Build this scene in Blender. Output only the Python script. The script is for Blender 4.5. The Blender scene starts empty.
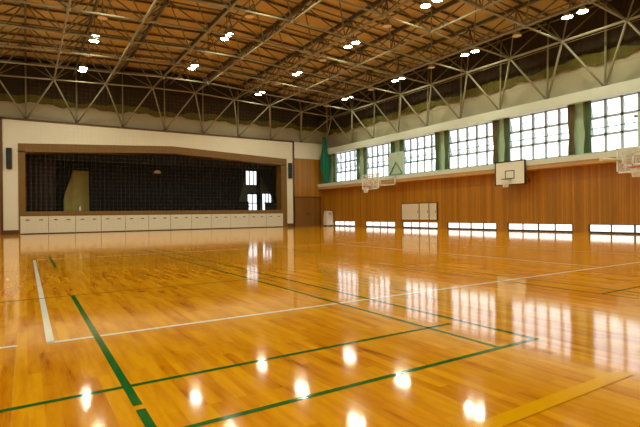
import bpy, math, random
from mathutils import Vector, Matrix
random.seed(7)
PI = math.pi
scene = bpy.context.scene
COL = scene.collection

# ------------------------------------------------------------------ helpers
def srgb(r, g, b):
    def f(c):
        c /= 255.0
        return c / 12.92 if c <= 0.04045 else ((c + 0.055) / 1.055) ** 2.4
    return (f(r), f(g), f(b), 1.0)

class MB:
    """collects shapes, builds ONE mesh object"""
    def __init__(s):
        s.v = []; s.f = []; s.m = []; s.sm = []
    def face(s, pts, mi=0):
        n = len(s.v); s.v += [tuple(p) for p in pts]
        s.f.append(tuple(range(n, n + len(pts)))); s.m.append(mi); s.sm.append(False)
        return s
    def box(s, x0, x1, y0, y1, z0, z1, mi=0):
        n = len(s.v)
        s.v += [(x0,y0,z0),(x1,y0,z0),(x1,y1,z0),(x0,y1,z0),(x0,y0,z1),(x1,y0,z1),(x1,y1,z1),(x0,y1,z1)]
        for q in ((0,3,2,1),(4,5,6,7),(0,1,5,4),(1,2,6,5),(2,3,7,6),(3,0,4,7)):
            s.f.append(tuple(n + k for k in q)); s.m.append(mi); s.sm.append(False)
        return s
    def tube(s, a, b, r, n=6, mi=0, r2=None, cap=True):
        a = Vector(a); b = Vector(b); d = (b - a)
        if d.length < 1e-6: return s
        d.normalize()
        up = Vector((0,0,1)) if abs(d.z) < 0.9 else Vector((1,0,0))
        p = d.cross(up).normalized(); q = d.cross(p)
        r2 = r if r2 is None else r2
        k = len(s.v)
        for c, rr in ((a, r), (b, r2)):
            for i in range(n):
                t = 2*PI*i/n + PI/n
                s.v.append(tuple(c + (p*math.cos(t) + q*math.sin(t))*rr))
        for i in range(n):
            j = (i+1) % n
            s.f.append((k+i, k+j, k+n+j, k+n+i)); s.m.append(mi); s.sm.append(n > 4)
        if cap:
            s.f.append(tuple(k+i for i in reversed(range(n)))); s.m.append(mi); s.sm.append(False)
            s.f.append(tuple(k+n+i for i in range(n))); s.m.append(mi); s.sm.append(False)
        return s
    def path(s, pts, r, n=6, mi=0):
        for a, b in zip(pts[:-1], pts[1:]): s.tube(a, b, r, n, mi)
        return s
    def lathe(s, prof, c=(0,0,0), n=16, mi=0, smooth=True):
        k = len(s.v); c = Vector(c)
        for r, z in prof:
            for i in range(n):
                t = 2*PI*i/n
                s.v.append((c.x + r*math.cos(t), c.y + r*math.sin(t), c.z + z))
        for a in range(len(prof)-1):
            for i in range(n):
                j = (i+1) % n
                s.f.append((k+a*n+i, k+a*n+j, k+(a+1)*n+j, k+(a+1)*n+i)); s.m.append(mi); s.sm.append(smooth)
        return s
    def sphere(s, c, r, mi=0, n=8):
        prof = [(max(1e-4, r*math.sin(PI*k/6)), -r*math.cos(PI*k/6)) for k in range(7)]
        return s.lathe(prof, c, n, mi)
    def torus(s, c, R, r, n=20, k=6, mi=0, squash=1.0):
        c = Vector(c)
        pts = [c + Vector((R*math.cos(2*PI*i/n), R*math.sin(2*PI*i/n)*squash, 0)) for i in range(n+1)]
        return s.path(pts, r, k, mi)
    def grid(s, fn, nu, nv, mi=0, smooth=True):
        k = len(s.v)
        for a in range(nu+1):
            for b in range(nv+1): s.v.append(tuple(fn(a/nu, b/nv)))
        for a in range(nu):
            for b in range(nv):
                i = k + a*(nv+1) + b
                s.f.append((i, i+nv+1, i+nv+2, i+1)); s.m.append(mi); s.sm.append(smooth)
        return s
    def build(s, name, mats, parent=None, off=None, bevel=0):
        me = bpy.data.meshes.new(name)
        vs = s.v
        if off is not None: vs = [(a-off[0], b-off[1], c-off[2]) for a, b, c in vs]
        me.from_pydata(vs, [], s.f)
        if not isinstance(mats, (list, tuple)): mats = [mats]
        for m in mats: me.materials.append(m)
        me.polygons.foreach_set('material_index', s.m)
        me.polygons.foreach_set('use_smooth', s.sm)
        me.update()
        o = bpy.data.objects.new(name, me); COL.objects.link(o)
        if parent is not None: o.parent = parent
        if off is not None and parent is None: o.location = off
        if bevel:
            b = o.modifiers.new('bevel', 'BEVEL'); b.width = bevel; b.segments = 2; b.limit_method = 'ANGLE'
        return o

def tag(o, label=None, cat=None, group=None, kind=None):
    if label: o['label'] = label
    if cat: o['category'] = cat
    if group: o['group'] = group
    if kind: o['kind'] = kind
    return o
def thing(name, label, cat, loc=(0,0,0), group=None, kind=None):
    o = bpy.data.objects.new(name, None); COL.objects.link(o); o.location = loc
    o.empty_display_size = 0.1
    return tag(o, label, cat, group, kind)
def copy_tree(o, parent=None):
    c = o.copy(); COL.objects.link(c)
    if parent is not None: c.parent = parent
    for ch in list(o.children): copy_tree(ch, c)
    return c

# ---------------------------------------------------------------- materials
def newmat(name):
    m = bpy.data.materials.new(name); m.use_nodes = True
    nt = m.node_tree; nt.nodes.clear()
    out = nt.nodes.new('ShaderNodeOutputMaterial'); b = nt.nodes.new('ShaderNodeBsdfPrincipled')
    nt.links.new(b.outputs[0], out.inputs[0])
    return m, nt, b
def N(nt, t, **kw):
    n = nt.nodes.new(t)
    for k, v in kw.items(): setattr(n, k, v)
    return n
def plain(name, col, rough=0.6, var=0.08, scale=3.0, metal=0.0, bump=0.0, spec=0.5):
    m, nt, b = newmat(name)
    tc = N(nt, 'ShaderNodeTexCoord'); no = N(nt, 'ShaderNodeTexNoise'); no.inputs['Scale'].default_value = scale
    no.inputs['Detail'].default_value = 5
    nt.links.new(tc.outputs['Object'], no.inputs['Vector'])
    mx = N(nt, 'ShaderNodeMix', data_type='RGBA')
    mx.inputs[6].default_value = tuple(c*(1-var) for c in col[:3]) + (1,)
    mx.inputs[7].default_value = tuple(min(1, c*(1+var)) for c in col[:3]) + (1,)
    nt.links.new(no.outputs[0], mx.inputs[0]); nt.links.new(mx.outputs[2], b.inputs['Base Color'])
    b.inputs['Roughness'].default_value = rough; b.inputs['Metallic'].default_value = metal
    b.inputs['Specular IOR Level'].default_value = spec
    if bump:
        bp = N(nt, 'ShaderNodeBump'); bp.inputs['Strength'].default_value = bump
        nt.links.new(no.outputs[0], bp.inputs['Height']); nt.links.new(bp.outputs[0], b.inputs['Normal'])
    return m
def emis(name, col, s):
    m, nt, b = newmat(name)
    b.inputs['Base Color'].default_value = col
    b.inputs['Emission Color'].default_value = col; b.inputs['Emission Strength'].default_value = s
    return m
def vertical_boards(name, c0, c1, axis, width, rough=0.45, groove=0.25):
    """timber cladding in upright narrow boards: colour changes board by board"""
    m, nt, b = newmat(name)
    tc = N(nt, 'ShaderNodeTexCoord'); sp = N(nt, 'ShaderNodeSeparateXYZ'); nt.links.new(tc.outputs['Object'], sp.inputs[0])
    d = N(nt, 'ShaderNodeMath', operation='DIVIDE'); d.inputs[1].default_value = width
    nt.links.new(sp.outputs[axis], d.inputs[0])
    fl = N(nt, 'ShaderNodeMath', operation='FLOOR'); nt.links.new(d.outputs[0], fl.inputs[0])
    fr = N(nt, 'ShaderNodeMath', operation='FRACT'); nt.links.new(d.outputs[0], fr.inputs[0])
    wn = N(nt, 'ShaderNodeTexWhiteNoise', noise_dimensions='1D'); nt.links.new(fl.outputs[0], wn.inputs['W'])
    mp = N(nt, 'ShaderNodeMapping'); mp.inputs['Scale'].default_value = (6, 6, 0.5)
    nt.links.new(tc.outputs['Object'], mp.inputs[0])
    no = N(nt, 'ShaderNodeTexNoise'); no.inputs['Scale'].default_value = 3; no.inputs['Detail'].default_value = 6
    nt.links.new(mp.outputs[0], no.inputs['Vector'])
    ad = N(nt, 'ShaderNodeMath', operation='MULTIPLY_ADD'); ad.inputs[1].default_value = 0.55; ad.inputs[2].default_value = -0.05
    nt.links.new(wn.outputs[0], ad.inputs[0])
    ad2 = N(nt, 'ShaderNodeMath', operation='MULTIPLY_ADD'); ad2.inputs[1].default_value = 0.5
    nt.links.new(no.outputs[0], ad2.inputs[0]); nt.links.new(ad.outputs[0], ad2.inputs[2])
    mx = N(nt, 'ShaderNodeMix', data_type='RGBA'); mx.inputs[6].default_value = c0; mx.inputs[7].default_value = c1
    nt.links.new(ad2.outputs[0], mx.inputs[0])
    gt = N(nt, 'ShaderNodeMath', operation='GREATER_THAN'); gt.inputs[1].default_value = 0.12
    nt.links.new(fr.outputs[0], gt.inputs[0])
    mg = N(nt, 'ShaderNodeMix', data_type='RGBA', blend_type='MULTIPLY'); mg.inputs[0].default_value = groove
    nt.links.new(mx.outputs[2], mg.inputs[6])
    cb = N(nt, 'ShaderNodeCombineColor')
    for k in range(3): nt.links.new(gt.outputs[0], cb.inputs[k])
    nt.links.new(cb.outputs[0], mg.inputs[7]); nt.links.new(mg.outputs[2], b.inputs['Base Color'])
    bp = N(nt, 'ShaderNodeBump'); bp.inputs['Strength'].default_value = 0.3; bp.inputs['Distance'].default_value = 0.01
    nt.links.new(gt.outputs[0], bp.inputs['Height']); nt.links.new(bp.outputs[0], b.inputs['Normal'])
    b.inputs['Roughness'].default_value = rough
    return m

def floor_material():
    m, nt, b = newmat('varnished_floor_strips')
    tc = N(nt, 'ShaderNodeTexCoord')
    mp = N(nt, 'ShaderNodeMapping'); mp.inputs['Rotation'].default_value = (0, 0, PI/2)
    nt.links.new(tc.outputs['Object'], mp.inputs[0])
    # strips run along the length of the hall
    br = N(nt, 'ShaderNodeTexBrick'); br.offset = 0.37; br.offset_frequency = 3; br.squash = 1
    br.inputs['Color1'].default_value = (0,0,0,1); br.inputs['Color2'].default_value = (1,1,1,1)
    br.inputs['Mortar'].default_value = (0.3,0.3,0.3,1)
    br.inputs['Scale'].default_value = 1.0
    br.inputs['Mortar Size'].default_value = 0.0012; br.inputs['Mortar Smooth'].default_value = 0.3
    br.inputs['Brick Width'].default_value = 0.85; br.inputs['Row Height'].default_value = 0.078
    nt.links.new(mp.outputs[0], br.inputs['Vector'])
    mp2 = N(nt, 'ShaderNodeMapping'); mp2.inputs['Scale'].default_value = (6, 0.7, 1)
    nt.links.new(tc.outputs['Object'], mp2.inputs[0])
    no = N(nt, 'ShaderNodeTexNoise'); no.inputs['Scale'].default_value = 2.2; no.inputs['Detail'].default_value = 7; no.inputs['Roughness'].default_value = 0.6
    nt.links.new(mp2.outputs[0], no.inputs['Vector'])
    no2 = N(nt, 'ShaderNodeTexNoise'); no2.inputs['Scale'].default_value = 0.55; no2.inputs['Detail'].default_value = 3
    nt.links.new(tc.outputs['Object'], no2.inputs['Vector'])
    # big batches of darker and lighter strips
    r1 = N(nt, 'ShaderNodeMath', operation='MULTIPLY_ADD'); r1.inputs[1].default_value = 0.45
    nt.links.new(br.outputs['Color'], r1.inputs[0])
    r2 = N(nt, 'ShaderNodeMath', operation='MULTIPLY_ADD'); r2.inputs[1].default_value = 1.5; r2.inputs[2].default_value = -0.42
    nt.links.new(no.outputs[0], r2.inputs[0]); nt.links.new(r2.outputs[0], r1.inputs[2])
    r3 = N(nt, 'ShaderNodeMath', operation='MULTIPLY_ADD'); r3.inputs[1].default_value = 0.35
    nt.links.new(no2.outputs[0], r3.inputs[0]); nt.links.new(r1.outputs[0], r3.inputs[2])
    cr = N(nt, 'ShaderNodeValToRGB')
    e = cr.color_ramp.elements
    e[0].position = 0.12; e[0].color = srgb(*FLOOR_D)
    e[1].position = 1.0; e[1].color = srgb(*FLOOR_L)
    k = e.new(0.45); k.color = srgb(*FLOOR_M)
    nt.links.new(r3.outputs[0], cr.inputs[0])
    nt.links.new(cr.outputs[0], b.inputs['Base Color'])
    b.inputs['Roughness'].default_value = 0.5
    b.inputs['Specular IOR Level'].default_value = 0.0
    b.inputs['Coat Weight'].default_value = FLOOR_COAT
    b.inputs['Coat Roughness'].default_value = FLOOR_CR
    b.inputs['Coat IOR'].default_value = FLOOR_IOR
    # waviness of the varnish, and each strip lying a hair off level
    w = N(nt, 'ShaderNodeTexNoise'); w.inputs['Scale'].default_value = 3.0; w.inputs['Detail'].default_value = 2
    nt.links.new(tc.outputs['Object'], w.inputs['Vector'])
    bp = N(nt, 'ShaderNodeBump'); bp.inputs['Strength'].default_value = 0.25; bp.inputs['Distance'].default_value = 0.003
    nt.links.new(w.outputs[0], bp.inputs['Height'])
    bp2 = N(nt, 'ShaderNodeBump'); bp2.inputs['Strength'].default_value = 0.3; bp2.inputs['Distance'].default_value = 0.002
    nt.links.new(br.outputs['Color'], bp2.inputs['Height']); nt.links.new(bp.outputs[0], bp2.inputs['Normal'])
    nt.links.new(bp2.outputs[0], b.inputs['Coat Normal'])
    return m
def paint(name, col, coat=True):
    m = plain(name, col, 0.45, 0.1, 4)
    b = [n for n in m.node_tree.nodes if n.type == 'BSDF_PRINCIPLED'][0]
    b.inputs['Specular IOR Level'].default_value = 0.0
    b.inputs['Coat Weight'].default_value = FLOOR_COAT; b.inputs['Coat Roughness'].default_value = FLOOR_CR
    b.inputs['Coat IOR'].default_value = FLOOR_IOR
    return m

FLOOR_D = (120, 54, 0); FLOOR_M = (216, 132, 0); FLOOR_L = (246, 172, 16)
FLOOR_COAT = 1.0; FLOOR_CR = 0.075; FLOOR_IOR = 1.62
WIN_E = 2.2; LAMP_E = 200.0; WORLD_E = 1.8

M = {}
M['floor'] = floor_material()
M['line_white'] = paint('court_line_white', srgb(255, 253, 242))
M['line_green'] = paint('court_line_green', srgb(22, 108, 42))
M['line_orange'] = paint('court_line_orange', srgb(246, 176, 0))
M['wall_wood'] = vertical_boards('timber_wall_right', srgb(148, 96, 8), srgb(200, 138, 22), 1, 0.11, groove=0.35)
M['stage_wood'] = vertical_boards('timber_wall_stage', srgb(152, 100, 18), srgb(192, 136, 36), 0, 0.11, groove=0.3)
M['door_wood'] = vertical_boards('timber_door', srgb(120, 80, 18), srgb(142, 96, 28), 0, 0.16, groove=0.3)
M['brown_trim'] = plain('brown_trim', srgb(96, 58, 24), 0.45, 0.15, 5)
M['arch_wood'] = plain('stage_arch_wood', srgb(124, 90, 32), 0.45, 0.18, 2)
M['facade'] = plain('cream_facade', srgb(234, 230, 212), 0.7, 0.04, 1.5)
M['cabinet'] = plain('cabinet_cream', srgb(228, 224, 208), 0.45, 0.03, 2)
M['dark_metal'] = plain('dark_metal', srgb(52, 54, 56), 0.45, 0.1)
M['win_frame'] = plain('window_aluminium_grey', srgb(172, 184, 194), 0.45, 0.08)
M['beam'] = plain('pale_green_concrete', srgb(206, 214, 202), 0.75, 0.08, 1.2, bump=0.05)
M['ledge'] = plain('pale_ledge', srgb(210, 216, 204), 0.65, 0.06, 1.5)
M['soffit'] = plain('tan_soffit', srgb(196, 160, 108), 0.65, 0.06, 1.5)
M['pilaster'] = plain('pale_green_pilaster', srgb(170, 196, 168), 0.7, 0.06, 1.5)
M['band'] = plain('grey_concrete_band', srgb(176, 168, 140), 0.85, 0.14, 0.8, bump=0.1)
M['upper_dark'] = plain('dark_upper_wall', srgb(52, 44, 26), 0.9, 0.3, 0.6)
M['olive'] = plain('olive_cloth', srgb(96, 90, 26), 0.9, 0.3, 1.4)
M['black_cloth'] = plain('black_cloth', srgb(26, 24, 26), 0.95, 0.25, 1.5)
M['maroon_cloth'] = plain('dark_plum_cloth', srgb(52, 38, 38), 0.95, 0.2, 1.5)
M['green_cloth'] = plain('green_curtain_cloth', srgb(92, 112, 74), 0.9, 0.2, 2)
M['brown_cloth'] = plain('brown_curtain_cloth', srgb(112, 100, 62), 0.9, 0.2, 2)
M['net_green'] = plain('green_net_twine', srgb(18, 110, 80), 0.85, 0.25, 3)
M['net_pale'] = plain('pale_net_twine', srgb(176, 172, 150), 0.9, 0.1, 3)
M['ceil'] = plain('brown_wood_wool_ceiling', srgb(206, 178, 118), 0.95, 0.22, 0.7, bump=0.2)
M['purlin'] = plain('purlin_brown', srgb(92, 80, 52), 0.7, 0.15)
M['chord'] = plain('painted_steel_chord', srgb(152, 147, 122), 0.8, 0.1, spec=0.2)
M['brace'] = plain('painted_steel_brace', srgb(124, 120, 98), 0.8, 0.12, spec=0.2)
M['white'] = plain('white_enamel', srgb(232, 232, 222), 0.4, 0.03)
M['bracket'] = plain('cream_bracket', srgb(224, 214, 184), 0.45, 0.05)
M['red'] = plain('rim_orange_red', srgb(206, 66, 34), 0.45, 0.08)
M['black'] = plain('black_paint', srgb(26, 26, 28), 0.5, 0.1)
M['speaker'] = plain('speaker_black', srgb(30, 40, 34), 0.7, 0.15, 8)
M['plate'] = plain('pale_green_plate', srgb(184, 204, 188), 0.6, 0.06)
M['plate_dark'] = plain('green_brace_steel', srgb(112, 142, 116), 0.5, 0.08)
M['reflector'] = plain('lamp_reflector', srgb(190, 186, 170), 0.35, 0.05, metal=0.4)
M['amber'] = plain('amber_unlit_lens', srgb(238, 214, 160), 0.3, 0.05)
M['pane'] = emis('daylit_frosted_pane', (0.86, 0.94, 1.0, 1), WIN_E)
M['pane_low'] = emis('daylit_low_pane', (1.0, 0.985, 0.97, 1), WIN_E*0.8)
M['pane_stage'] = emis('daylit_stage_pane', (0.86, 0.93, 1.0, 1), 2.2)
M['lens'] = emis('lit_lens', (0.97, 1.0, 0.72, 1), LAMP_E)
M['stage_grey'] = plain('stage_back_wall_grey', srgb(150, 160, 156), 0.8, 0.08)
M['stage_dark'] = plain('stage_interior_dark', srgb(44, 40, 38), 0.9, 0.1)
M['yellow_cloth'] = plain('khaki_backdrop', srgb(210, 192, 112), 0.85, 0.15, 2)
M['stage_floor'] = plain('stage_floor_boards', srgb(120, 80, 40), 0.5, 0.15, 3)
M['pink_panel'] = plain('pinkish_white_panel', srgb(226, 214, 204), 0.5, 0.05)
M['ball'] = plain('pale_leather', srgb(206, 170, 120), 0.6, 0.1)
mg, nt, b = newmat('clear_acrylic')
b.inputs['Base Color'].default_value = (0.93, 0.96, 0.95, 1); b.inputs['Roughness'].default_value = 0.05
b.inputs['Alpha'].default_value = 0.22; M['acrylic'] = mg

# ------------------------------------------------------------- dimensions
XR, XL, YS, YB = 22.27, -4.33, 34.52, -9.0
XC, SX, YC, SY = 21.442, 2.849, 32.02, 2.794
NI, NJ = 9, 13
def GX(i):
    if i < 0: return 22.62
    if i > NI: return -4.68
    return XC - i*SX
def GY(j):
    return 34.72 if j < 0 else YC - j*SY
def rise(x): return max(0.0, min(22.27 - x, x + 4.33))*0.0475
def ZB(x): return 8.985 + rise(x)
def ZT(x): return 10.62 + rise(x)
def ZC(x): return 10.92 + rise(x)*1.15
XM = 8.97

# ------------------------------------------------------------------- floor
fb = MB()
fb.box(XL, XR, YB, YS, -0.2, 0.0, 0)
LZ = 0.0015
def hline(x0, x1, y, w=0.05, mi=1, z=LZ):      # along X
    fb.face([(x0,y-w/2,z),(x1,y-w/2,z),(x1,y+w/2,z),(x0,y+w/2,z)], mi)
def vline(x, y0, y1, w=0.05, mi=1, z=LZ):      # along Y
    fb.face([(x-w/2,y0,z),(x+w/2,y0,z),(x+w/2,y1,z),(x-w/2,y1,z)], mi)
# volleyball court (white)
hline(0.14, 18.16, 4.55, 0.055); hline(0.14, 18.16, 13.5, 0.05)
vline(0.165, 4.55, 13.5, 0.058); vline(18.14, 4.55, 13.5); vline(9.1, 4.55, 13.5)
vline(6.16, 4.55, 13.5, 0.04); vline(12.16, 4.55, 13.5, 0.04)
hline(-2.2, -0.07, 4.6, 0.05)
# badminton courts (green), one ahead, one to the right, one beyond
G = 2; z2 = 0.0022
def badminton(cx, y0, w=0.042, left=True):
    for s in (-1, 1):
        vline(cx + s*2.59, y0, y0+13.4, w, G, z2); vline(cx + s*3.05, y0, y0+13.4, w, G, z2)
    for y in (-0.03, .74, 4.72, 8.68, 12.66, 13.4):
        hline(cx-3.07, cx+(2.88 if (y == .74 and cx < 1) else 3.07), y0+y, w if y < 2 else 0.03, G, z2)
badminton(0.52, 2.36)
vline(0.52, 2.76, 7.08, 0.05, G, 0.0028); vline(0.52, 2.36, 2.69, 0.05, G, 0.0028)
vline(0.52, 11.3, 14.7, 0.05, G, 0.0028)
badminton(9.2, 2.36, 0.036)
vline(9.2, 2.36, 7.08, 0.036, G, z2); vline(9.2, 11.04, 15.0, 0.036, G, z2)
hline(1.6, 3.3, 1.52, 0.1, 3, 0.003)
floor = fb.build('floor', [M['floor'], M['line_white'], M['line_green'], M['line_orange']])
tag(floor, kind='structure')

def struct(name, mb, mat, parent=None):
    o = mb.build(name, mat, parent)
    if parent is None: tag(o, kind='structure')
    return o

# -------------------------------------------------------------- right wall
BAYS = [(8.26, 11.76), (12.54, 16.08), (16.84, 20.38), (21.2, 24.5), (25.5, 28.68), (29.6, 32.9)]
BAYS_NEAR = [(4.0, 7.5), (-0.3, 3.2), (-4.6, -1.1)]
ALLB = BAYS_NEAR + BAYS
LOW = [(7.9, 11.76), (12.54, 16.1), (16.84, 20.4), (21.25, 24.5), (25.3, 28.7), (30.1, 33.0)] + [(3.6, 7.3), (-0.6, 3.0), (-4.9, -1.3)]
ZL0, ZL1 = 0.05, 0.42
ZW0, ZW1 = 3.72, 6.14
w = MB()
w.box(XR, XR+0.2, YB, YS+0.2, ZL1, 3.4)                     # cladding above the low windows
ys = sorted(LOW); prev = YB
for a, b_ in ys:
    w.box(XR, XR+0.2, prev, a, 0, ZL1); prev = b_
w.box(XR, XR+0.2, prev, YS+0.2, 0, ZL1)
for a, b_ in ys: w.box(XR, XR+0.2, a, b_, 0, ZL0)
struct('wall_right', w, M['wall_wood'])
# masonry round the upper windows
w = MB(); prev = YB
for a, b_ in sorted(ALLB):
    w.box(XR+0.1, XR+0.45, prev, a, 3.4, ZW1+0.05); prev = b_
w.box(XR+0.1, XR+0.45, prev, YS+0.2, 3.4, ZW1+0.05)
w.box(XR+0.1, XR+0.45, YB, YS+0.2, 3.35, ZW0)
struct('trim_1', w, M['pilaster'])
struct('trim_2', MB().box(XR-0.3, XR+0.62, YB, YS+0.1, ZW1, 6.62), M['beam'])
struct('trim_3', MB().box(XR-0.75, XR+0.12, YB, YS-0.02, 3.36, 3.62), M['ledge'])
struct('trim_4', MB().box(XR-0.7, XR, YB, YS-0.02, 3.16, 3.36), M['soffit'])
struct('wall_right_upper', MB().box(XR+0.62, XR+0.8, YB, YS+1, 6.5, 12.2), M['band'])

def upper_window(n, a, b_, X, sgn, cols=5):
    """steel window of 5 x 3 sashes; the two upper rows stand open outwards"""
    root = thing('window_%d' % n, None, None, (X, (a+b_)/2, ZW0)); tag(root, kind='structure')
    ox, oy, oz = X, (a+b_)/2, ZW0
    f = MB(); p = MB(); st = MB()
    def bx(mb, x0, x1, y0, y1, z0, z1):
        mb.box(min(x0,x1)-ox, max(x0,x1)-ox, y0-oy, y1-oy, z0-oz, z1-oz)
    W = (b_-a)/cols; H = (ZW1-ZW0)/3
    for k in range(cols+1):
        y = a + k*W; bx(f, X, X+sgn*0.07, y-0.06, y+0.06, ZW0, ZW1)
    for k in range(4):
        z = ZW0 + k*H; bx(f, X, X+sgn*0.07, a, b_, z-0.055, z+0.055)
    for c in range(cols):
        for r_ in range(3):
            y0 = a + c*W + 0.05; y1 = y0 + W - 0.1; z0 = ZW0 + r_*H + 0.045; z1 = z0 + H - 0.09
            t = 0.0 if r_ == 0 else random.choice((0.16, 0.2, 0.24))
            xa = X + sgn*(0.045 + t); xb = X + sgn*0.045
            q = [(xa-ox, y0-oy, z0-oz), (xa-ox, y1-oy, z0-oz), (xb-ox, y1-oy, z1-oz), (xb-ox, y0-oy, z1-oz)]
            p.face(q)
            if t:
                for k in range(4):
                    st.tube(q[k], q[(k+1) % 4], 0.016, 4)
                st.tube((xb-ox, y0-oy, z0-oz+0.05), (xa-ox, y0-oy, z0-oz), 0.012, 4)
                st.tube((xb-ox, y0-oy+0.1, z1-oz-0.15), (X-sgn*0.05-ox, y0-oy+0.16, z0-oz+0.18), 0.012, 4)
    f.build('window_frame', M['win_frame'], root)
    p.build('window_panes', M['pane'], root)
    st.build('window_sash', M['win_frame'], root)
    rl = MB(); rl.tube((X-sgn*0.1-ox, a-oy-0.05, 1.12), (X-sgn*0.1-ox, b_-oy+0.05, 1.12), 0.018, 6)
    for k in range(cols+1):
        rl.tube((X-sgn*0.1-ox, a+k*W-oy, 1.12), (X-ox, a+k*W-oy, 1.12), 0.01, 4)
    rl.build('guard_rail', M['dark_metal'], root)
    return root
wn = 1
for a, b_ in sorted(ALLB, reverse=True):
    upper_window(wn, a, b_, XR+0.16, 1, 4 if (a > 21 and False) else 5); wn += 1
for a, b_ in sorted(LOW, reverse=True):
    root = thing('window_%d' % wn, None, None, (XR, (a+b_)/2, ZL0)); tag(root, kind='structure'); wn += 1
    oy = (a+b_)/2
    f = MB(); n = 4; W = (b_-a)/n
    for k in range(n+1):
        t = 0.025 if k % 2 else 0.035
        f.box(0.0, 0.08, a+k*W-t-oy, a+k*W+t-oy, 0, ZL1-ZL0)
    f.box(-0.015, 0.09, a-oy, b_-oy, -0.05, 0.035); f.box(0, 0.08, a-oy, b_-oy, ZL1-ZL0-0.03, ZL1-ZL0)
    f.build('window_frame', M['dark_metal'], root)
    MB().box(0.04, 0.05, a-oy, b_-oy, 0.03, ZL1-ZL0).build('window_panes', M['pane_low'], root)

# left wall of the hall (beside the camera, out of frame)
w = MB(); w.box(XL-0.2, XL, YB, YS+0.2, 0, 3.7)
struct('wall_left', w, M['wall_wood'])
w = MB(); prev = YB
for a, b_ in sorted(ALLB):
    w.box(XL-0.45, XL-0.1, prev, a, 3.7, ZW1+0.05); prev = b_
w.box(XL-0.45, XL-0.1, prev, YS+0.2, 3.7, ZW1+0.05)
struct('trim_5', w, M['pilaster'])
struct('trim_6', MB().box(XL-0.62, XL+0.3, YB, YS+0.1, ZW1, 6.62), M['beam'])
struct('wall_left_upper', MB().box(XL-0.8, XL-0.62, YB, YS+1, 6.5, 12.2), M['band'])
for a, b_ in sorted(ALLB, reverse=True):  # windows on this unseen side are added, their glow evens the hall light
    root = thing('window_%d' % wn, None, None, (XL-0.2, (a+b_)/2, ZW0)); tag(root, kind='structure'); wn += 1
    oy = (a+b_)/2; f = MB()
    for k in range(6): f.box(-0.07, 0, a+k*(b_-a)/5-0.04-oy, a+k*(b_-a)/5+0.04-oy, 0, ZW1-ZW0)
    for k in range(4): f.box(-0.07, 0, a-oy, b_-oy, k*(ZW1-ZW0)/3-0.04, k*(ZW1-ZW0)/3+0.04)
    f.build('window_frame', M['win_frame'], root)
    MB().box(-0.05, -0.04, a-oy, b_-oy, 0, ZW1-ZW0).build('window_panes', M['pane'], root)
struct('wall_back', MB().box(XL-0.8, XR+0.8, YB-0.2, YB, 0, 12.3), M['facade'])

# ------------------------------------------------------------- stage front
AX0, AX1 = -0.38, 18.5          # white opening
ATL, ATM = 5.66, 6.1
def arch(x, lo=ATL, hi=ATM):    # the flat gable of the opening
    t = abs(x-9.06)/9.44
    return hi - (hi-lo)*t
fz = MB()
FX0, FX1, FZ = -1.17, 19.08, 7.1
YT = YS+0.35
def slab(mb, x0, x1, zf0, zf1, y0, y1, n=1, mi=0):
    for k in range(n):
        a = x0+(x1-x0)*k/n; b_ = x0+(x1-x0)*(k+1)/n
        P = [(a, zf0(a)), (b_, zf0(b_)), (b_, zf1(b_)), (a, zf1(a))]
        f = [(p[0], y0, p[1]) for p in P]; g = [(p[0], y1, p[1]) for p in P]
        mb.face(f, mi); mb.face(g[::-1], mi)
        for i in range(4):
            j = (i+1) % 4; mb.face([f[j], f[i], g[i], g[j]], mi)
fz.box(FX0, AX0, YS, YT, 0.27, FZ); fz.box(AX1, FX1, YS, YT, 0.27, FZ)
slab(fz, AX0, 9.06, arch, lambda x: FZ, YS, YT); slab(fz, 9.06, AX1, arch, lambda x: FZ, YS, YT)
struct('wall_stage', fz, M['facade'])
bb = MB(); bb.box(FX0-0.02, AX0, YS-0.04, YT, 0, 0.27); bb.box(AX1, FX1+0.02, YS-0.04, YT, 0, 0.27)
struct('baseboard_stage', bb, M['brown_trim'])
tr = MB(); tr.box(FX0-0.14, FX0, YS-0.05, YT, 0, FZ+0.12); tr.box(FX1, FX1+0.14, YS-0.05, YT, 0, FZ+0.02)
tr.box(FX0-0.14, FX1+0.14, YS-0.05, YT+0.3, FZ, FZ+0.12)
struct('trim_7', tr, M['brown_trim'])
# brown arch frame
IX0, IX1 = 0.0, 17.98
fr = MB()
fr.box(AX0, IX0, YS-0.03, YS+0.9, 0, 5.2); fr.box(IX1, AX1, YS-0.03, YS+0.9, 0, 5.1)
ain = lambda x: arch(x, 5.12, 5.6)
for a, b_ in ((AX0, 9.06), (9.06, AX1)):
    slab(fr, a, b_, ain, arch, YS-0.03, YS+0.9)
fr.box(AX0, AX1, YS-0.02, YS+0.5, 1.14, 1.42)
fr.box(AX0, AX1, YS+0.02, YS+0.5, 0, 1.14)
struct('trim_8', fr, M['arch_wood'])
# recessed ends of the stage wall
w = MB(); w.box(FX1+0.1, XR+0.2, YS+0.02, YS+0.2, 0, 5.78)
struct('wall_stage_right', w, M['stage_wood'])
struct('wall_stage_left', MB().box(XL-0.2, FX0-0.1, YS+0.02, YS+0.2, 0, 5.78), M['stage_wood'])
struct('trim_9', MB().box(FX1+0.1, XR+0.2, YS, YS+0.3, 5.78, FZ+0.05), M['facade'])
struct('trim_10', MB().box(XL-0.2, FX0-0.1, YS, YS+0.3, 5.78, FZ+0.05), M['facade'])
dr = thing('door_1', None, None, (20.5, YS+0.02, 0)); tag(dr, kind='structure')
d = MB(); d.box(-1.25, -0.01, -0.05, 0, 0.02, 2.42); d.build('door_leaf', M['door_wood'], dr)
d = MB(); d.box(0.01, 1.2, -0.05, 0, 0.02, 2.42); d.build('door_leaf', M['door_wood'], dr)
d = MB(); d.box(-1.36, -1.25, -0.07, 0, 0, 2.5); d.box(1.2, 1.3, -0.07, 0, 0, 2.5); d.box(-1.36, 1.3, -0.07, 0, 2.42, 2.54)
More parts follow.
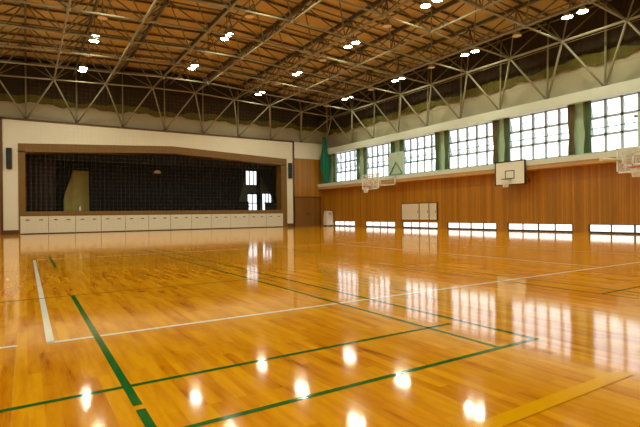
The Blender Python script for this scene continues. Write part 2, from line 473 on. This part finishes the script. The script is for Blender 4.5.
d.build('door_frame', M['brown_trim'], dr)
d = MB(); d.box(-0.12, -0.08, -0.09, -0.05, 0.95, 1.15); d.box(0.08, 0.12, -0.09, -0.05, 0.95, 1.15)
d.build('door_handle', M['dark_metal'], dr)
# band above the stage wall + wall behind the truss
struct('wall_stage_upper', MB().box(XL-0.8, XR+0.8, YS+0.38, YS+0.5, 6.9, 12.6), M['band'])
struct('trim_11', MB().box(XL-0.6, XR+0.6, YS+0.3, YS+0.4, 6.9, 7.22), M['band'])

# ceiling: two gentle slopes
c = MB()
for a, b_ in ((XL-0.8, XM), (XM, XR+0.8)):
    za, zb = ZC(a), ZC(b_)
    P = [(a, YB-0.2), (b_, YB-0.2), (b_, YS+1), (a, YS+1)]
    lo = [(p[0], p[1], ZC(p[0])) for p in P]; hi = [(p[0], p[1], ZC(p[0])+0.25) for p in P]
    c.face(lo[::-1]); c.face(hi)
    for i in range(4):
        j = (i+1) % 4; c.face([lo[i], lo[j], hi[j], hi[i]])
struct('ceiling', c, M['ceil'])
# ------------------------------------------------------------ stage inside
SB = YS+6.0
s = MB()
s.box(-2.5, 20.8, SB, SB+0.2, 1.1, 8.5); s.box(-2.7, -2.5, YS+0.4, SB, 1.1, 8.5); s.box(20.8, 21.0, YS+0.4, SB, 1.1, 8.5)
s.box(-2.7, 21.0, YS+0.51, SB+0.2, 8.3, 8.5)
struct('wall_stage_back', s, M['stage_grey'])
struct('floor_stage', MB().box(-2.7, 21.0, YS+0.5, SB+0.2, 1.0, 1.14), M['stage_floor'])

def folds(mb, x0, x1, y, zt, zb, amp=0.07, wl=0.35, n=None, skew=None):
    """hanging cloth with folds between x0 and x1; skew(t,v) moves the edge"""
    n = n or max(6, int((x1-x0)/wl*8))
    def fn(u, v):
        x = x0 + (x1-x0)*u; z1 = zt(x) if callable(zt) else zt
        z = z1 + (zb - z1)*v
        if skew: x = skew(u, v)
        return (x, y + amp*math.sin(u*(x1-x0)/wl*2*PI + 0.6*math.sin(v*3+u*9)), z)
    mb.grid(fn, n, 8)
def curtain(name, mat, label, cat, builder, loc, th=0.02, group=None):
    mb = MB(); builder(mb)
    o = mb.build(name, mat, None, loc)
    so = o.modifiers.new('thick', 'SOLIDIFY'); so.thickness = th
    return tag(o, label, cat, group)
curtain('valance', M['black_cloth'], 'short black valance hanging along the top of the stage opening', 'curtain',
        lambda mb: folds(mb, IX0+0.02, IX1-0.02, YS+1.25, lambda x: arch(x, 5.3, 5.75), 4.85, 0.07, 0.4), (9, YS+1.25, 4.85))
curtain('leg_curtain', M['maroon_cloth'], 'dark plum side curtain drawn at the left end of the stage', 'curtain',
        lambda mb: folds(mb, -0.3, 1.7, YS+1.7, 5.4, 1.15, 0.09, 0.3), (0.7, YS+1.7, 1.15))
YC2 = YS+3.5      # the main black backdrop hangs here, with two gaps
curtain('backdrop_curtain', M['black_cloth'], 'long black curtain closing the middle of the stage', 'curtain',
        lambda mb: folds(mb, 3.95, 15.5, YC2, 5.6, 1.15, 0.09, 0.35,
                         skew=lambda u, v: 3.95 + (u*(12.4 - 1.0*max(0, v-0.15)/0.85))), (9, YC2, 1.15))
curtain('backdrop_curtain', M['black_cloth'], 'black curtain parted to the left of the khaki cloth, at the left of the stage', 'curtain',
        lambda mb: folds(mb, -0.6, 2.9, YC2, 5.6, 1.15, 0.09, 0.35,
                         skew=lambda u, v: -0.6 + u*(3.5 - (0.62*max(0, (v-0.3)/0.4) if v < 0.7 else 0.62))), (1.2, YC2, 1.15))
curtain('backdrop_curtain', M['black_cloth'], 'black curtain drawn to the right of the bright stage window', 'curtain',
        lambda mb: folds(mb, 17.1, 20.6, YC2, 5.6, 1.15, 0.09, 0.3,
                         skew=lambda u, v: 20.6 - (1-u)*(2.95 - 1.35*max(0, (v-0.2)/0.55) if v < 0.75 else 1.6)), (18.8, YC2, 1.15))
curtain('backdrop_border', M['black_cloth'], 'black cloth border spanning above the khaki gap at the left of the stage', 'curtain',
        lambda mb: folds(mb, -1.5, 9.0, YC2+0.25, 6.6, 4.42, 0.05, 0.4), (4, YC2+0.25, 4.42))
curtain('backdrop_border', M['black_cloth'], 'black cloth border spanning above the bright window gap at the right of the stage', 'curtain',
        lambda mb: folds(mb, 9.02, 20.7, YC2+0.25, 6.6, 4.9, 0.05, 0.4), (14, YC2+0.25, 4.9))
curtain('khaki_backdrop', M['yellow_cloth'], 'khaki yellow cloth seen through the gap at the left of the stage', 'curtain',
        lambda mb: folds(mb, 2.0, 4.6, YC2+0.9, 5.2, 1.15, 0.05, 0.55), (3.3, YC2+0.9, 1.15))
curtain('thin_drape', M['black_cloth'], 'narrow dark drape hanging in front of the stage windows', 'curtain',
        lambda mb: folds(mb, 17.6, 17.98, YC2+0.6, 5.3, 1.15, 0.05, 0.16), (17.8, YC2+0.6, 1.15))
# windows at the back of the stage
def stage_window(x0, x1, z0, z1, nx, nz):
    global wn
    root = thing('window_%d' % wn, None, None, ((x0+x1)/2, SB, z0)); tag(root, kind='structure'); wn += 1
    ox = (x0+x1)/2; f = MB()
    for k in range(nx+1): f.box(x0+k*(x1-x0)/nx-0.04-ox, x0+k*(x1-x0)/nx+0.04-ox, -0.08, 0, 0, z1-z0)
    for k in range(nz+1): f.box(x0-ox, x1-ox, -0.08, 0, k*(z1-z0)/nz-0.04, k*(z1-z0)/nz+0.04)
    f.build('window_frame', M['dark_metal'], root)
    MB().box(x0-ox, x1-ox, -0.03, -0.01, 0, z1-z0).build('window_panes', M['pane_stage'], root)
stage_window(17.35, 18.5, 3.8, 5.3, 3, 1)
stage_window(17.5, 18.5, 1.25, 2.98, 2, 2)
stage_window(19.0, 20.0, 1.2, 3.05, 3, 1)
# things standing on the stage by the window
t = thing('upright_cabinet', 'dark upright cabinet left of the bright stage window', 'cabinet', (16.35, YS+4.6, 1.14))
MB().box(-0.75, 0.6, -0.25, 0.25, 0.0, 1.05).build('case', M['stage_dark'], t, bevel=0.02)
MB().box(-0.75, 0.6, -0.42, -0.25, 0.58, 0.7).build('key_shelf', M['black'], t)
MB().box(-0.78, 0.63, -0.28, 0.28, 1.05, 1.1).build('lid', M['black'], t)
t = thing('lectern', 'dark low lectern at the right end of the stage', 'lectern', (18.35, YS+2.8, 1.14))
MB().box(-0.45, 0.45, -0.2, 0.2, 0, 0.85).build('body', M['stage_dark'], t)
m = MB(); m.face([(-0.5,-0.28,0.82),(0.5,-0.28,0.82),(0.5,0.25,0.98),(-0.5,0.25,0.98)]); m.face([(-0.5,0.25,0.94),(0.5,0.25,0.94),(0.5,-0.28,0.78),(-0.5,-0.28,0.78)])
m.box(-0.5, 0.5, 0.2, 0.25, 0.85, 0.98); m.build('reading_top', M['black'], t)
# small fixtures on stage
t = thing('stage_lamp', 'small pale round lamp hanging before the black stage curtain', 'lamp', (8.45, YS+1.9, 4.3))
MB().lathe([(0.02,0.2),(0.16,0.16),(0.27,0.02),(0.26,-0.02),(0.0,-0.06)], (0,0,0), 16).build('shade', M['ball'], t)
MB().tube((0,0,0.16), (0,0,1.1), 0.012).build('cord', M['black'], t)
t = thing('bottle', 'small white bottle standing on the stage edge before the khaki cloth', 'bottle', (3.05, YS+0.25, 1.42))
MB().lathe([(0.0,0),(0.07,0),(0.075,0.2),(0.03,0.28),(0.03,0.34),(0.0,0.34)], (0,0,0), 12).build('body', M['white'], t)
MB().lathe([(0.04,0.33),(0.04,0.38),(0.0,0.38)], (0,0,0), 10).build('cap', M['red'], t)

# ------------------------------------------- storage carts under the stage
ORD = ['leftmost', 'second from the left', 'third from the left', 'fourth from the left', 'fifth from the left', 'sixth from the left',
       'sixth from the right', 'fifth from the right', 'fourth from the right', 'third from the right', 'second from the right', 'rightmost']
CW = 18.4/12
cart = thing('storage_cart', '', 'cart', (-0.31+CW/2, YS, 0), 'cream carts in a row under the stage')
MB().box(-CW/2+0.012, CW/2-0.012, -0.06, 0.0, 0.05, 1.12).build('front_panel', M['cabinet'], cart, bevel=0.008)
MB().box(-CW/2+0.03, CW/2-0.03, -0.03, 0.01, 0.0, 0.05).build('plinth', M['black'], cart)
for sx in (-0.36, 0.36):
    m = MB(); m.box(sx-0.11, sx+0.11, -0.085, -0.06, 0.86, 0.875); m.box(sx-0.1, sx+0.1, -0.066, -0.058, 0.875, 0.91)
    m.build('handle_slot', M['dark_metal'], cart)
for k in range(12):
    o = cart if k == 0 else copy_tree(cart)
    o.location = (-0.31 + CW*(k+0.5), YS, 0)
    o['label'] = 'cream storage cart under the stage, %s of the twelve' % ORD[k]

# speakers either side of the arch
for x, sd in ((-0.84, 'left'), (18.78, 'right')):
    t = thing('wall_speaker', 'tall black column speaker on the white wall %s of the stage' % sd, 'speaker', (x, YS, 4.05), 'speakers flanking the stage')
    MB().box(-0.15, 0.15, -0.22, -0.02, 0, 1.28).build('cabinet', M['speaker'], t, bevel=0.02)
    MB().box(-0.13, 0.13, -0.235, -0.22, 0.04, 1.2).build('grille', M['black'], t)
    MB().box(-0.05, 0.05, -0.03, 0.0, 0.3, 0.9).build('bracket', M['dark_metal'], t)

# ------------------------------------------------ upper curtains, both walls
def upper_curtain(axis, label):
    root = thing('blackout_curtain', label, 'curtain', (XR+0.5, 16, 8.0) if axis else (9, YS+0.3, 8.3), 'black upper curtains')
    o = root.location
    z0 = 7.98 if axis else 8.28
    for nm, mt, d in (('cloth', M['upper_dark'], 0.0), ('hem', M['olive'], 0.03)):
        mb = MB()
        L0, L1 = (YB+0.05, YS+0.12) if axis else (XL-0.55, XR+0.38)
        n = int((L1-L0)/0.1)
        def fn(u, v, nm=nm, d=d):
            p = L0 + (L1-L0)*u
            wv = 0.035*math.sin(p*2*PI/0.42) + 0.02*math.sin(p*1.3)
            lowz = z0 + 0.07*math.sin(p*2.1) + 0.05*math.sin(p*5.3)
            hem = z0 + 0.42 + 0.1*math.sin(p*1.1+1) + 0.06*math.sin(p*3.7)
            if nm == 'hem': z = lowz + (hem-lowz)*v
            else: z = hem - 0.02 + ((ZC(XR) if axis else ZC(p)) - 0.03 - hem)*v
            if axis: return (XR+0.5+wv-d-o[0], p-o[1], z-o[2])
            return (p-o[0], YS+0.3+wv-d-o[1], z-o[2])
        mb.grid(fn, n, 1)
        mb.build(nm, mt, root)
upper_curtain(1, 'dark ribbed curtain hung high along the right wall, above the windows')
upper_curtain(0, 'dark ribbed curtain hung high on the stage wall, behind the truss')

# --------------------------------------------------------- window curtains
BN = {8.26: 'nearest', 12.54: 'second nearest', 16.84: 'third nearest', 21.2: 'third from the stage', 25.5: 'second from the stage', 29.6: 'window closest to the stage'}
def side_curtain(y0, wdt, mat, label):
    # gathered cloth hanging beside a pilaster, tied in towards the middle
    loc = (XR-0.1, y0, ZW0-0.05)
    mb = MB()
    def fn(u, v):
        z = ZW1 - 0.0 + (ZW0+0.02 - ZW1)*v
        pinch = 1 - 0.4*math.exp(-((v-0.62)/0.16)**2)
        y = y0 + (u-0.5)*wdt*pinch
        return (XR-0.06 + 0.045*math.sin(u*2*PI*3.5), y, z)
    mb.grid(fn, 28, 10)
    o = mb.build('window_curtain', mat, None, loc)
    so = o.modifiers.new('thick', 'SOLIDIFY'); so.thickness = 0.012
    tag(o, label, 'curtain', 'curtains tied back along the high windows')
for a, b_ in BAYS:
    nm = BN[a]; nm = nm if 'window' in nm else nm + ' high window'
    side_curtain(b_+0.0, 0.34, M['green_cloth'], 'green curtain gathered at the left edge of the %s' % nm)
    side_curtain(a-0.02, 0.32, M['brown_cloth'] if a in (16.84, 12.54) else M['green_cloth'],
                 ('olive brown' if a in (16.84, 12.54) else 'green') + ' curtain gathered at the right edge of the %s' % nm)

# -------------------------------------------------------------- truss roof
tr = thing('space_truss', 'beige steel space frame truss carrying the whole hall roof', 'roof truss', (9, 15, 9))
OFF = Vector((9, 15, 9))
def L(p): return tuple(Vector(p) - OFF)
nodes_b = {(i, j): (GX(i), GY(j), ZB(GX(i))) for i in range(NI+1) for j in range(NJ+1)}
tI = [-0.5] + [k+0.5 for k in range(NI)] + [NI+0.5]
tJ = [-0.5] + [k+0.5 for k in range(NJ)]
nodes_t = {(i, j): (GX(i), GY(j), ZT(GX(i))) for i in tI for j in tJ}
for i in range(NI+1):
    m = MB(); m.tube(L(nodes_b[(i,0)]), L(nodes_b[(i,NJ)]), 0.056 if i in (0, 6, 5, 3) else 0.046, 8); m.build('bottom_chord', M['chord'], tr)
for j in range(NJ+1):
    m = MB(); m.path([L(nodes_b[(i,j)]) for i in range(NI+1)], 0.046, 8); m.build('cross_chord', M['chord'], tr)
for i in tI:
    m = MB(); m.tube(L(nodes_t[(i,-0.5)]), L(nodes_t[(i,NJ-0.5)]), 0.045); m.build('top_chord', M['brace'], tr)
for j in tJ:
    m = MB(); m.path([L(nodes_t[(i,j)]) for i in tI], 0.045); m.build('top_cross_chord', M['brace'], tr)
joints = MB()
for (i, j), p in nodes_b.items(): joints.sphere(L(p), 0.11, 0, 8)
joints.build('joint', M['chord'], tr)['kind'] = 'stuff'
br = []
CAM = Vector((0, 0, 1.06)); yaw = math.radians(32.2132)
fwd = Vector((math.sin(yaw), math.cos(yaw), 0)); rgt = Vector((math.cos(yaw), -math.sin(yaw), 0))
for (i, j), p in nodes_t.items():
    for di in (-0.5, 0.5):
        for dj in (-0.5, 0.5):
            q = nodes_b.get((i+di, j+dj)) if (i+di, j+dj) in nodes_b else None
            if q is None: continue
            mid = (Vector(p)+Vector(q))/2 - CAM
            dpt = mid.dot(fwd); a = mid.dot(rgt)/max(dpt, .1); e = mid.z/max(dpt, .1)
            inside = dpt > 0 and abs(a) < 0.68 and e < 0.45
            br.append((0 if inside else 1, dpt, p, q))
br.sort(key=lambda t: (t[0], t[1]))
for k, (_, _, p, q) in enumerate(br[:100]):
    MB().tube(L(p), L(q), 0.034).build('brace', M['brace'], tr)
m = MB()
for _, _, p, q in br[100:]: m.tube(L(p), L(q), 0.034, 5)
m.build('far_brace', M['brace'], tr)['kind'] = 'stuff'
# struts down to the walls and upright posts
for j in tJ:
    if j < 0: continue
    for sd in (1, -1):
        bx_ = XR+0.18 if sd > 0 else XL-0.18; y = GY(j); ii = 0 if sd > 0 else NI
        base = (bx_, y, 6.64)
        if sd > 0: MB().tube(L(base), L((bx_+0.17, y, ZT(bx_))), 0.05).build('wall_post', M['chord'], tr)
        for jj in (int(j-0.5), int(j+0.5)):
            if jj <= NJ:
                MB().tube(L(base), L(nodes_b[(ii, jj)]), 0.05).build('wall_strut', M['chord'], tr)
for i in tI[1:-1]:
    base = (GX(i), YS+0.2, 7.24)
    MB().tube(L(base), L((GX(i), YS+0.2, ZT(GX(i)))), 0.05).build('wall_post', M['chord'], tr)
    for ii in (int(i-0.5), int(i+0.5)):
        MB().tube(L(base), L(nodes_b[(ii, 0)]), 0.045).build('wall_strut', M['chord'], tr)
MB().tube(L((XR+0.15, YS+0.15, 6.9)), L(nodes_b[(0,0)]), 0.045).build('wall_strut', M['chord'], tr)
# purlins under the boards
y = YS+0.1; k = 0
while y > YB+1:
    m = MB()
    for a, b_ in ((XL-0.6, XM), (XM, XR+0.6)):
        m.tube(L((a, y, ZC(a)-0.09)), L((b_, y, ZC(b_)-0.09)), 0.06, 4)
    m.build('purlin', M['purlin'], tr); y -= SY/2; k += 1
for i in tI[1:-1]:
    x = GX(i)
    MB().box(x-0.05-9, x+0.05-9, YB+0.4-15, YS-15, ZC(x)-0.3-9, ZC(x)-0.14-9).build('roof_rib', M['purlin'], tr)

# --------------------------------------------------------------- ceiling lamps
def lamp_head(root, x, y, lit):
    MB().lathe([(0.05,0.36),(0.07,0.34),(0.08,0.2),(0.14,0.16),(0.21,0.0),(0.22,-0.01)], (x,y,0), 16).build('reflector', M['reflector'], root)
    m = MB(); m.lathe([(0.2,0.005),(0.0005,-0.012)], (x,y,0), 16, smooth=False); m.build('lens', M['lens'] if lit else M['amber'], root)
def make_lamp(lit):
    t = thing('ceiling_lamp', '', 'lamp', (0,0,0))
    ys_ = (-0.33, 0.33) if lit else (0.0,)
    for yy in ys_: lamp_head(t, 0, yy, lit)
    m = MB(); m.box(-0.03, 0.03, -0.45, 0.45, 0.36, 0.41); m.tube((0,0,0.4), (0,0,1.1), 0.02); m.build('hanger', M['brace'], t)
    return t
lit0 = make_lamp(True); off0 = make_lamp(False); used = {True: False, False: False}
ROW = {0.5: 'row nearest the right windows', 2.5: 'second row from the right windows', 4.5: 'third row from the right windows', 6.5: 'fourth row, farthest left'}
NTH = ['closest to the stage', 'second from the stage', 'third from the stage', 'fourth from the stage', 'fifth from the stage', 'sixth from the stage', 'seventh from the stage']
for i in (0.5, 2.5, 4.5, 6.5, 8.5):
    cnt = {True: 0, False: 0}
    for jj in range(0, 12):  # rows run on out of view, those unseen lamps added for light
        j = jj + 0.5
        lit = (jj % 2 == 1) if i in (0.5, 4.5, 8.5) else (jj % 2 == 0)
        x, y = GX(i), GY(j)
        if i == 8.5 and not lit: continue  # unseen left row: only lit lamps, added to light the hall
        src = lit0 if lit else off0
        o = src if not used[lit] else copy_tree(src); used[lit] = True
        o.location = (x, y, ZB(x) + 0.38)
        n = cnt[lit]; cnt[lit] += 1
        rw = ROW.get(i, 'added unseen row by the left wall')
        o['label'] = ('lit twin ceiling lamp' if lit else 'unlit single ceiling lamp') + ', %s in the %s' % (NTH[min(n, 6)], rw)
        o['group'] = 'lit twin ceiling lamps' if lit else 'unlit ceiling lamps'
for i in (0.5, 2.5, 4.5, 6.5):
    x = GX(i); z = ZB(x) + 0.86
    t = thing('cable_tray', 'slim beige cable tray above the lamps of the %s' % ROW[i], 'cable tray', (x, 15, z), 'cable trays over the lamp rows')
    m = MB()
    for s in (-0.22, 0.22): m.box(s-0.02, s+0.02, YB+0.5-15, YS-0.5-15, -0.02, 0.03)
    m.build('rail', M['brace'], t)
    m = MB(); yy = YB+1
    while yy < YS-1: m.box(-0.22, 0.22, yy-15, yy+0.03-15, -0.01, 0.01); yy += 1.4
    m.build('rung', M['brace'], t)['kind'] = 'stuff'

# ------------------------------------------------------------------- nets
m = MB(); yN = 34.05
x = 0.05
def wob(x): return 0.0
while x < 21.0:
    m.tube((x, yN+wob(x), 0.02), (x, yN+wob(x), 9.6), 0.0014, 3, cap=False); x += 0.26
z = 0.03
while z < 9.7:
    m.path([(xx, yN+wob(xx), z) for xx in [0.05+0.84*k for k in range(26)]], 0.0014, 3); z += 0.26
o = m.build('ball_net', M['net_pale'], None, (9, yN, 0.02)); tag(o, 'thin pale ball stop net hanging in front of the stage', 'net', kind='stuff')
def bunch(u, v):
    z = 7.6 + (3.45-7.6)*v
    rr = 0.46*(0.32 + 0.5*math.exp(-((v-0.55)/0.25)**2) + 0.1*v) * (1+0.15*math.sin(u*2*PI*9))
    return (21.75 + 0.1*v + rr*math.cos(2*PI*u), 33.7 + rr*math.sin(2*PI*u), z)
m = MB(); m.grid(bunch, 54, 14)
m.tube((21.75, 33.7, 7.5), (21.75, 33.7, 9.3), 0.02)
o = m.build('gathered_net', M['net_green'], None, (21.8, 33.7, 3.5)); tag(o, 'green ball net gathered into a bundle in the corner right of the stage', 'net')
m = MB()
for zz in (7.35, 8.9):
    m.tube((21.55, YB+1, zz+0.05), (21.55, YS-0.3, zz), 0.012, 4)
o = m.build('net_cable', M['chord'], None, (21.55, 15, 7.4)); tag(o, 'two thin steel net cables strung along the right windows', 'cable')

# ---------------------------------------------------- wall cabinet, machine
t = thing('wall_cabinet', 'cream three door cabinet set in the right wall above the low windows', 'cabinet', (XR, 22.9, 0.58))
MB().box(-0.04, 0.0, -1.72, 1.72, -0.04, 1.12).build('frame', M['brown_trim'], t)
for a, b_ in ((-0.04, 1.63), (-0.94, -0.1), (-1.63, -1.0)):
    o = MB().box(-0.075, -0.04, a+0.02, b_-0.02, 0.0, 1.07).build('door', M['cabinet'], t)
    MB().box(-0.09, -0.075, a+0.08, a+0.11, 0.45, 0.6).build('handle', M['dark_metal'], o)
t = thing('fan_heater', 'white upright heater standing in the corner right of the stage', 'heater', (21.85, 33.35, 0))
m = MB()
def tp(z, s): return [(-0.36*s, -0.25*s, z), (0.36*s, -0.25*s, z), (0.36*s, 0.25*s, z), (-0.36*s, 0.25*s, z)]
lv = [tp(0.08, 1.0), tp(0.9, 0.92), tp(1.28, 0.8)]
for A, B in zip(lv[:-1], lv[1:]):
    for k in range(4): m.face([A[k], A[(k+1)%4], B[(k+1)%4], B[k]])
m.face(lv[-1]); m.face(lv[0][::-1]); m.build('body', M['pink_panel'], t)
MB().tube((0,-0.2,1.06), (0,-0.25,1.06), 0.13, 16).build('fan', M['win_frame'], t)
m = MB()
for sx in (-0.3, 0.3): m.box(sx-0.05, sx+0.05, -0.2, 0.2, 0, 0.08)
m.build('foot', M['dark_metal'], t)
MB().box(-0.2, 0.2, -0.262, -0.235, 0.2, 0.55).build('grille', M['cabinet'], t)

# ------------------------------------------------------- basketball hoops
def net_mesh(mb, c, R, h):
    for k in range(12):
        a = 2*PI*k/12
        pts = []
        for q in range(5):
            v = q/4; r_ = R*(1 - 0.45*v**0.7); aa = a + (q % 2)*PI/12
            pts.append((c[0]+r_*math.cos(aa), c[1]+r_*math.sin(aa), c[2]-h*v))
        mb.path(pts, 0.008, 4)
        pts2 = [(c[0]+R*(1-0.45*(q/4)**0.7)*math.cos(a - (q%2)*PI/12), c[1]+R*(1-0.45*(q/4)**0.7)*math.sin(a-(q%2)*PI/12), c[2]-h*q/4) for q in range(5)]
        mb.path(pts2, 0.008, 4)
# plain white board in the middle of the right wall
t = thing('basketball_hoop', 'white wooden basketball backboard with dark edge, fixed to the middle of the right wall', 'basketball hoop', (XR, 15.35, 2.48), 'basketball hoops on the right wall')
bx0 = -0.85
MB().box(bx0, bx0+0.04, -0.84, 0.84, 0.0, 1.16).build('backboard', M['white'], t)
m = MB()
for a, b_, c_, d_ in ((-0.9,-0.84,-0.05,1.22),(0.84,0.9,-0.05,1.22)): m.box(bx0-0.01, bx0+0.06, a, b_, c_, d_)
m.box(bx0-0.01, bx0+0.06, -0.9, 0.9, 1.16, 1.22); m.box(bx0-0.01, bx0+0.06, -0.9, 0.9, -0.05, 0.0)
m.build('board_edge', M['black'], t)
m = MB()
for a, b_, c_, d_ in ((-0.28,-0.235,0.28,0.72),(0.235,0.28,0.28,0.72),(-0.28,0.28,0.68,0.72),(-0.28,0.28,0.28,0.32)): m.box(bx0-0.006, bx0, a, b_, c_, d_)
m.build('target_square', M['black'], t)
m = MB(); m.torus((bx0-0.35, 0, 0.25), 0.225, 0.015); m.box(bx0-0.13, bx0, -0.06, 0.06, 0.2, 0.26); m.build('rim', M['black'], t)
m = MB(); net_mesh(m, (bx0-0.35, 0, 0.25), 0.22, 0.42); m.build('net', M['white'], t)
m = MB()
for yy in (-0.6, 0.6):
    for zz in (0.15, 1.0): m.tube((bx0+0.04, yy, zz), (0.004, yy, zz), 0.025)
    m.tube((bx0+0.04, yy, 1.0), (-0.03, yy, 0.15), 0.02)
m.build('wall_bracket', M['dark_metal'], t)

def glass_hoop(Y, XB, z0, label, spur):
    t = thing('basketball_hoop', label, 'basketball hoop', (XR-0.5, Y, z0), 'basketball hoops on the right wall')
    dx = XB - (XR-0.5)
    MB().box(dx, dx+0.02, -0.86, 0.86, 0.05, 1.0).build('acrylic_board', M['acrylic'], t)
    m = MB()
    for a in (-0.9, 0.84): m.box(dx-0.02, dx+0.05, a, a+0.06, 0, 1.05)
    for z in (0, 0.99): m.box(dx-0.02, dx+0.05, -0.9, 0.9, z, z+0.07)
    m.build('board_frame', M['white'], t)
    m = MB()
    for a, b_, c_, d_ in ((-0.3,-0.25,0.3,0.75),(0.25,0.3,0.3,0.75),(-0.3,0.3,0.7,0.75),(-0.3,0.3,0.3,0.35)): m.box(dx-0.012, dx-0.001, a, b_, c_, d_)
    m.build('target_square', M['white'], t)
    m = MB(); m.torus((dx-0.38, 0, 0.18), 0.225, 0.017); m.box(dx-0.16, dx, -0.07, 0.07, 0.12, 0.19); m.build('rim', M['red'], t)
    m = MB(); net_mesh(m, (dx-0.38, 0, 0.18), 0.22, 0.4); m.build('net', M['white'], t)
    # lattice behind the board
    m = MB()
    for a in (-0.6, -0.2, 0.2, 0.6): m.box(dx+0.08, dx+0.12, a-0.025, a+0.025, 0.1, 0.98)
    for z in (0.3, 0.62, 0.9): m.box(dx+0.07, dx+0.12, -0.62, 0.62, z-0.02, z+0.02)
    m.build('board_lattice', M['bracket'], t)
    # arms back to the wall frame
    m = MB()
    for a in (-0.5, 0.5):
        m.tube((dx+0.1, a*0.6, 0.62), (0.05, a, 0.75), 0.045, 8); m.tube((dx+0.1, a*0.6, 0.3), (0.05, a, 0.4), 0.035, 8)
    if spur: m.tube((dx, 0.75, 0.55), (dx-spur, 0.95, 0.55), 0.06, 8, r2=0.085)
    m.build('swing_arm', M['bracket'], t)
    m = MB()
    for a in (-0.8, 0.74): m.box(-0.4, -0.33, a, a+0.07, 0.3, 0.9)
    for z in (0.36, 0.88): m.box(-0.4, -0.33, -0.8, 0.8, z-0.05, z+0.03)
    m.build('wall_frame', M['white'], t)
    pl = MB().box(0.12, 0.16, -1.1, 0.4, 1.02, 2.62).build('winch_plate', M['plate'], t)
    m = MB()
    m.tube((0.08, -1.0, 1.08), (0.08, -0.35, 1.95), 0.045, 6); m.tube((0.08, 0.3, 1.08), (0.08, -0.35, 1.95), 0.045, 6)
    m.tube((0.08, -1.0, 1.08), (0.08, 0.3, 1.08), 0.03, 6); m.build('plate_brace', M['plate_dark'], pl)
    m = MB()
    for a in (-0.6, 0.5): m.box(0.12, 0.36, a-0.04, a+0.04, 2.4, 2.48); m.box(0.02, 0.5, a-0.04, a+0.04, 0.6, 0.68)
    m.build('wall_bracket', M['dark_metal'], t)
glass_hoop(25.05, 19.85, 2.66, 'clear framed basketball hoop reaching out of the right wall, the one nearest the stage', 0)
glass_hoop(9.1, 21.15, 2.6, 'clear framed basketball hoop cut by the right edge of the photo, nearest the camera', 1.15)

# --------------------------------------------------------------------- light
wd = bpy.data.worlds.new('overcast'); scene.world = wd; wd.use_nodes = True
bg = wd.node_tree.nodes['Background']; bg.inputs[0].default_value = (0.9, 0.95, 1.0, 1); bg.inputs[1].default_value = WORLD_E

# -------------------------------------------------------------------- camera
cd = bpy.data.cameras.new('camera'); cam = bpy.data.objects.new('camera', cd); COL.objects.link(cam)
cd.sensor_width = 36; cd.lens = 466.883/640*36; cd.clip_end = 200; cd.clip_start = 0.05
a, b_, c_ = math.radians(32.2132), math.radians(0.0204), math.radians(-0.7007)
F = Vector((math.sin(a)*math.cos(b_), math.cos(a)*math.cos(b_), math.sin(b_)))
R = Vector((math.cos(a), -math.sin(a), 0)); U = R.cross(F)
R2 = R*math.cos(c_) + U*math.sin(c_); U2 = -R*math.sin(c_) + U*math.cos(c_)
cam.matrix_world = Matrix((( R2.x, U2.x, -F.x, 0), (R2.y, U2.y, -F.y, 0), (R2.z, U2.z, -F.z, 1.06), (0,0,0,1)))
scene.camera = cam
vs = scene.view_settings
vs.view_transform = 'Standard'; vs.look = 'None'; vs.gamma = 1; vs.use_curve_mapping = False
vs.exposure = -0.42
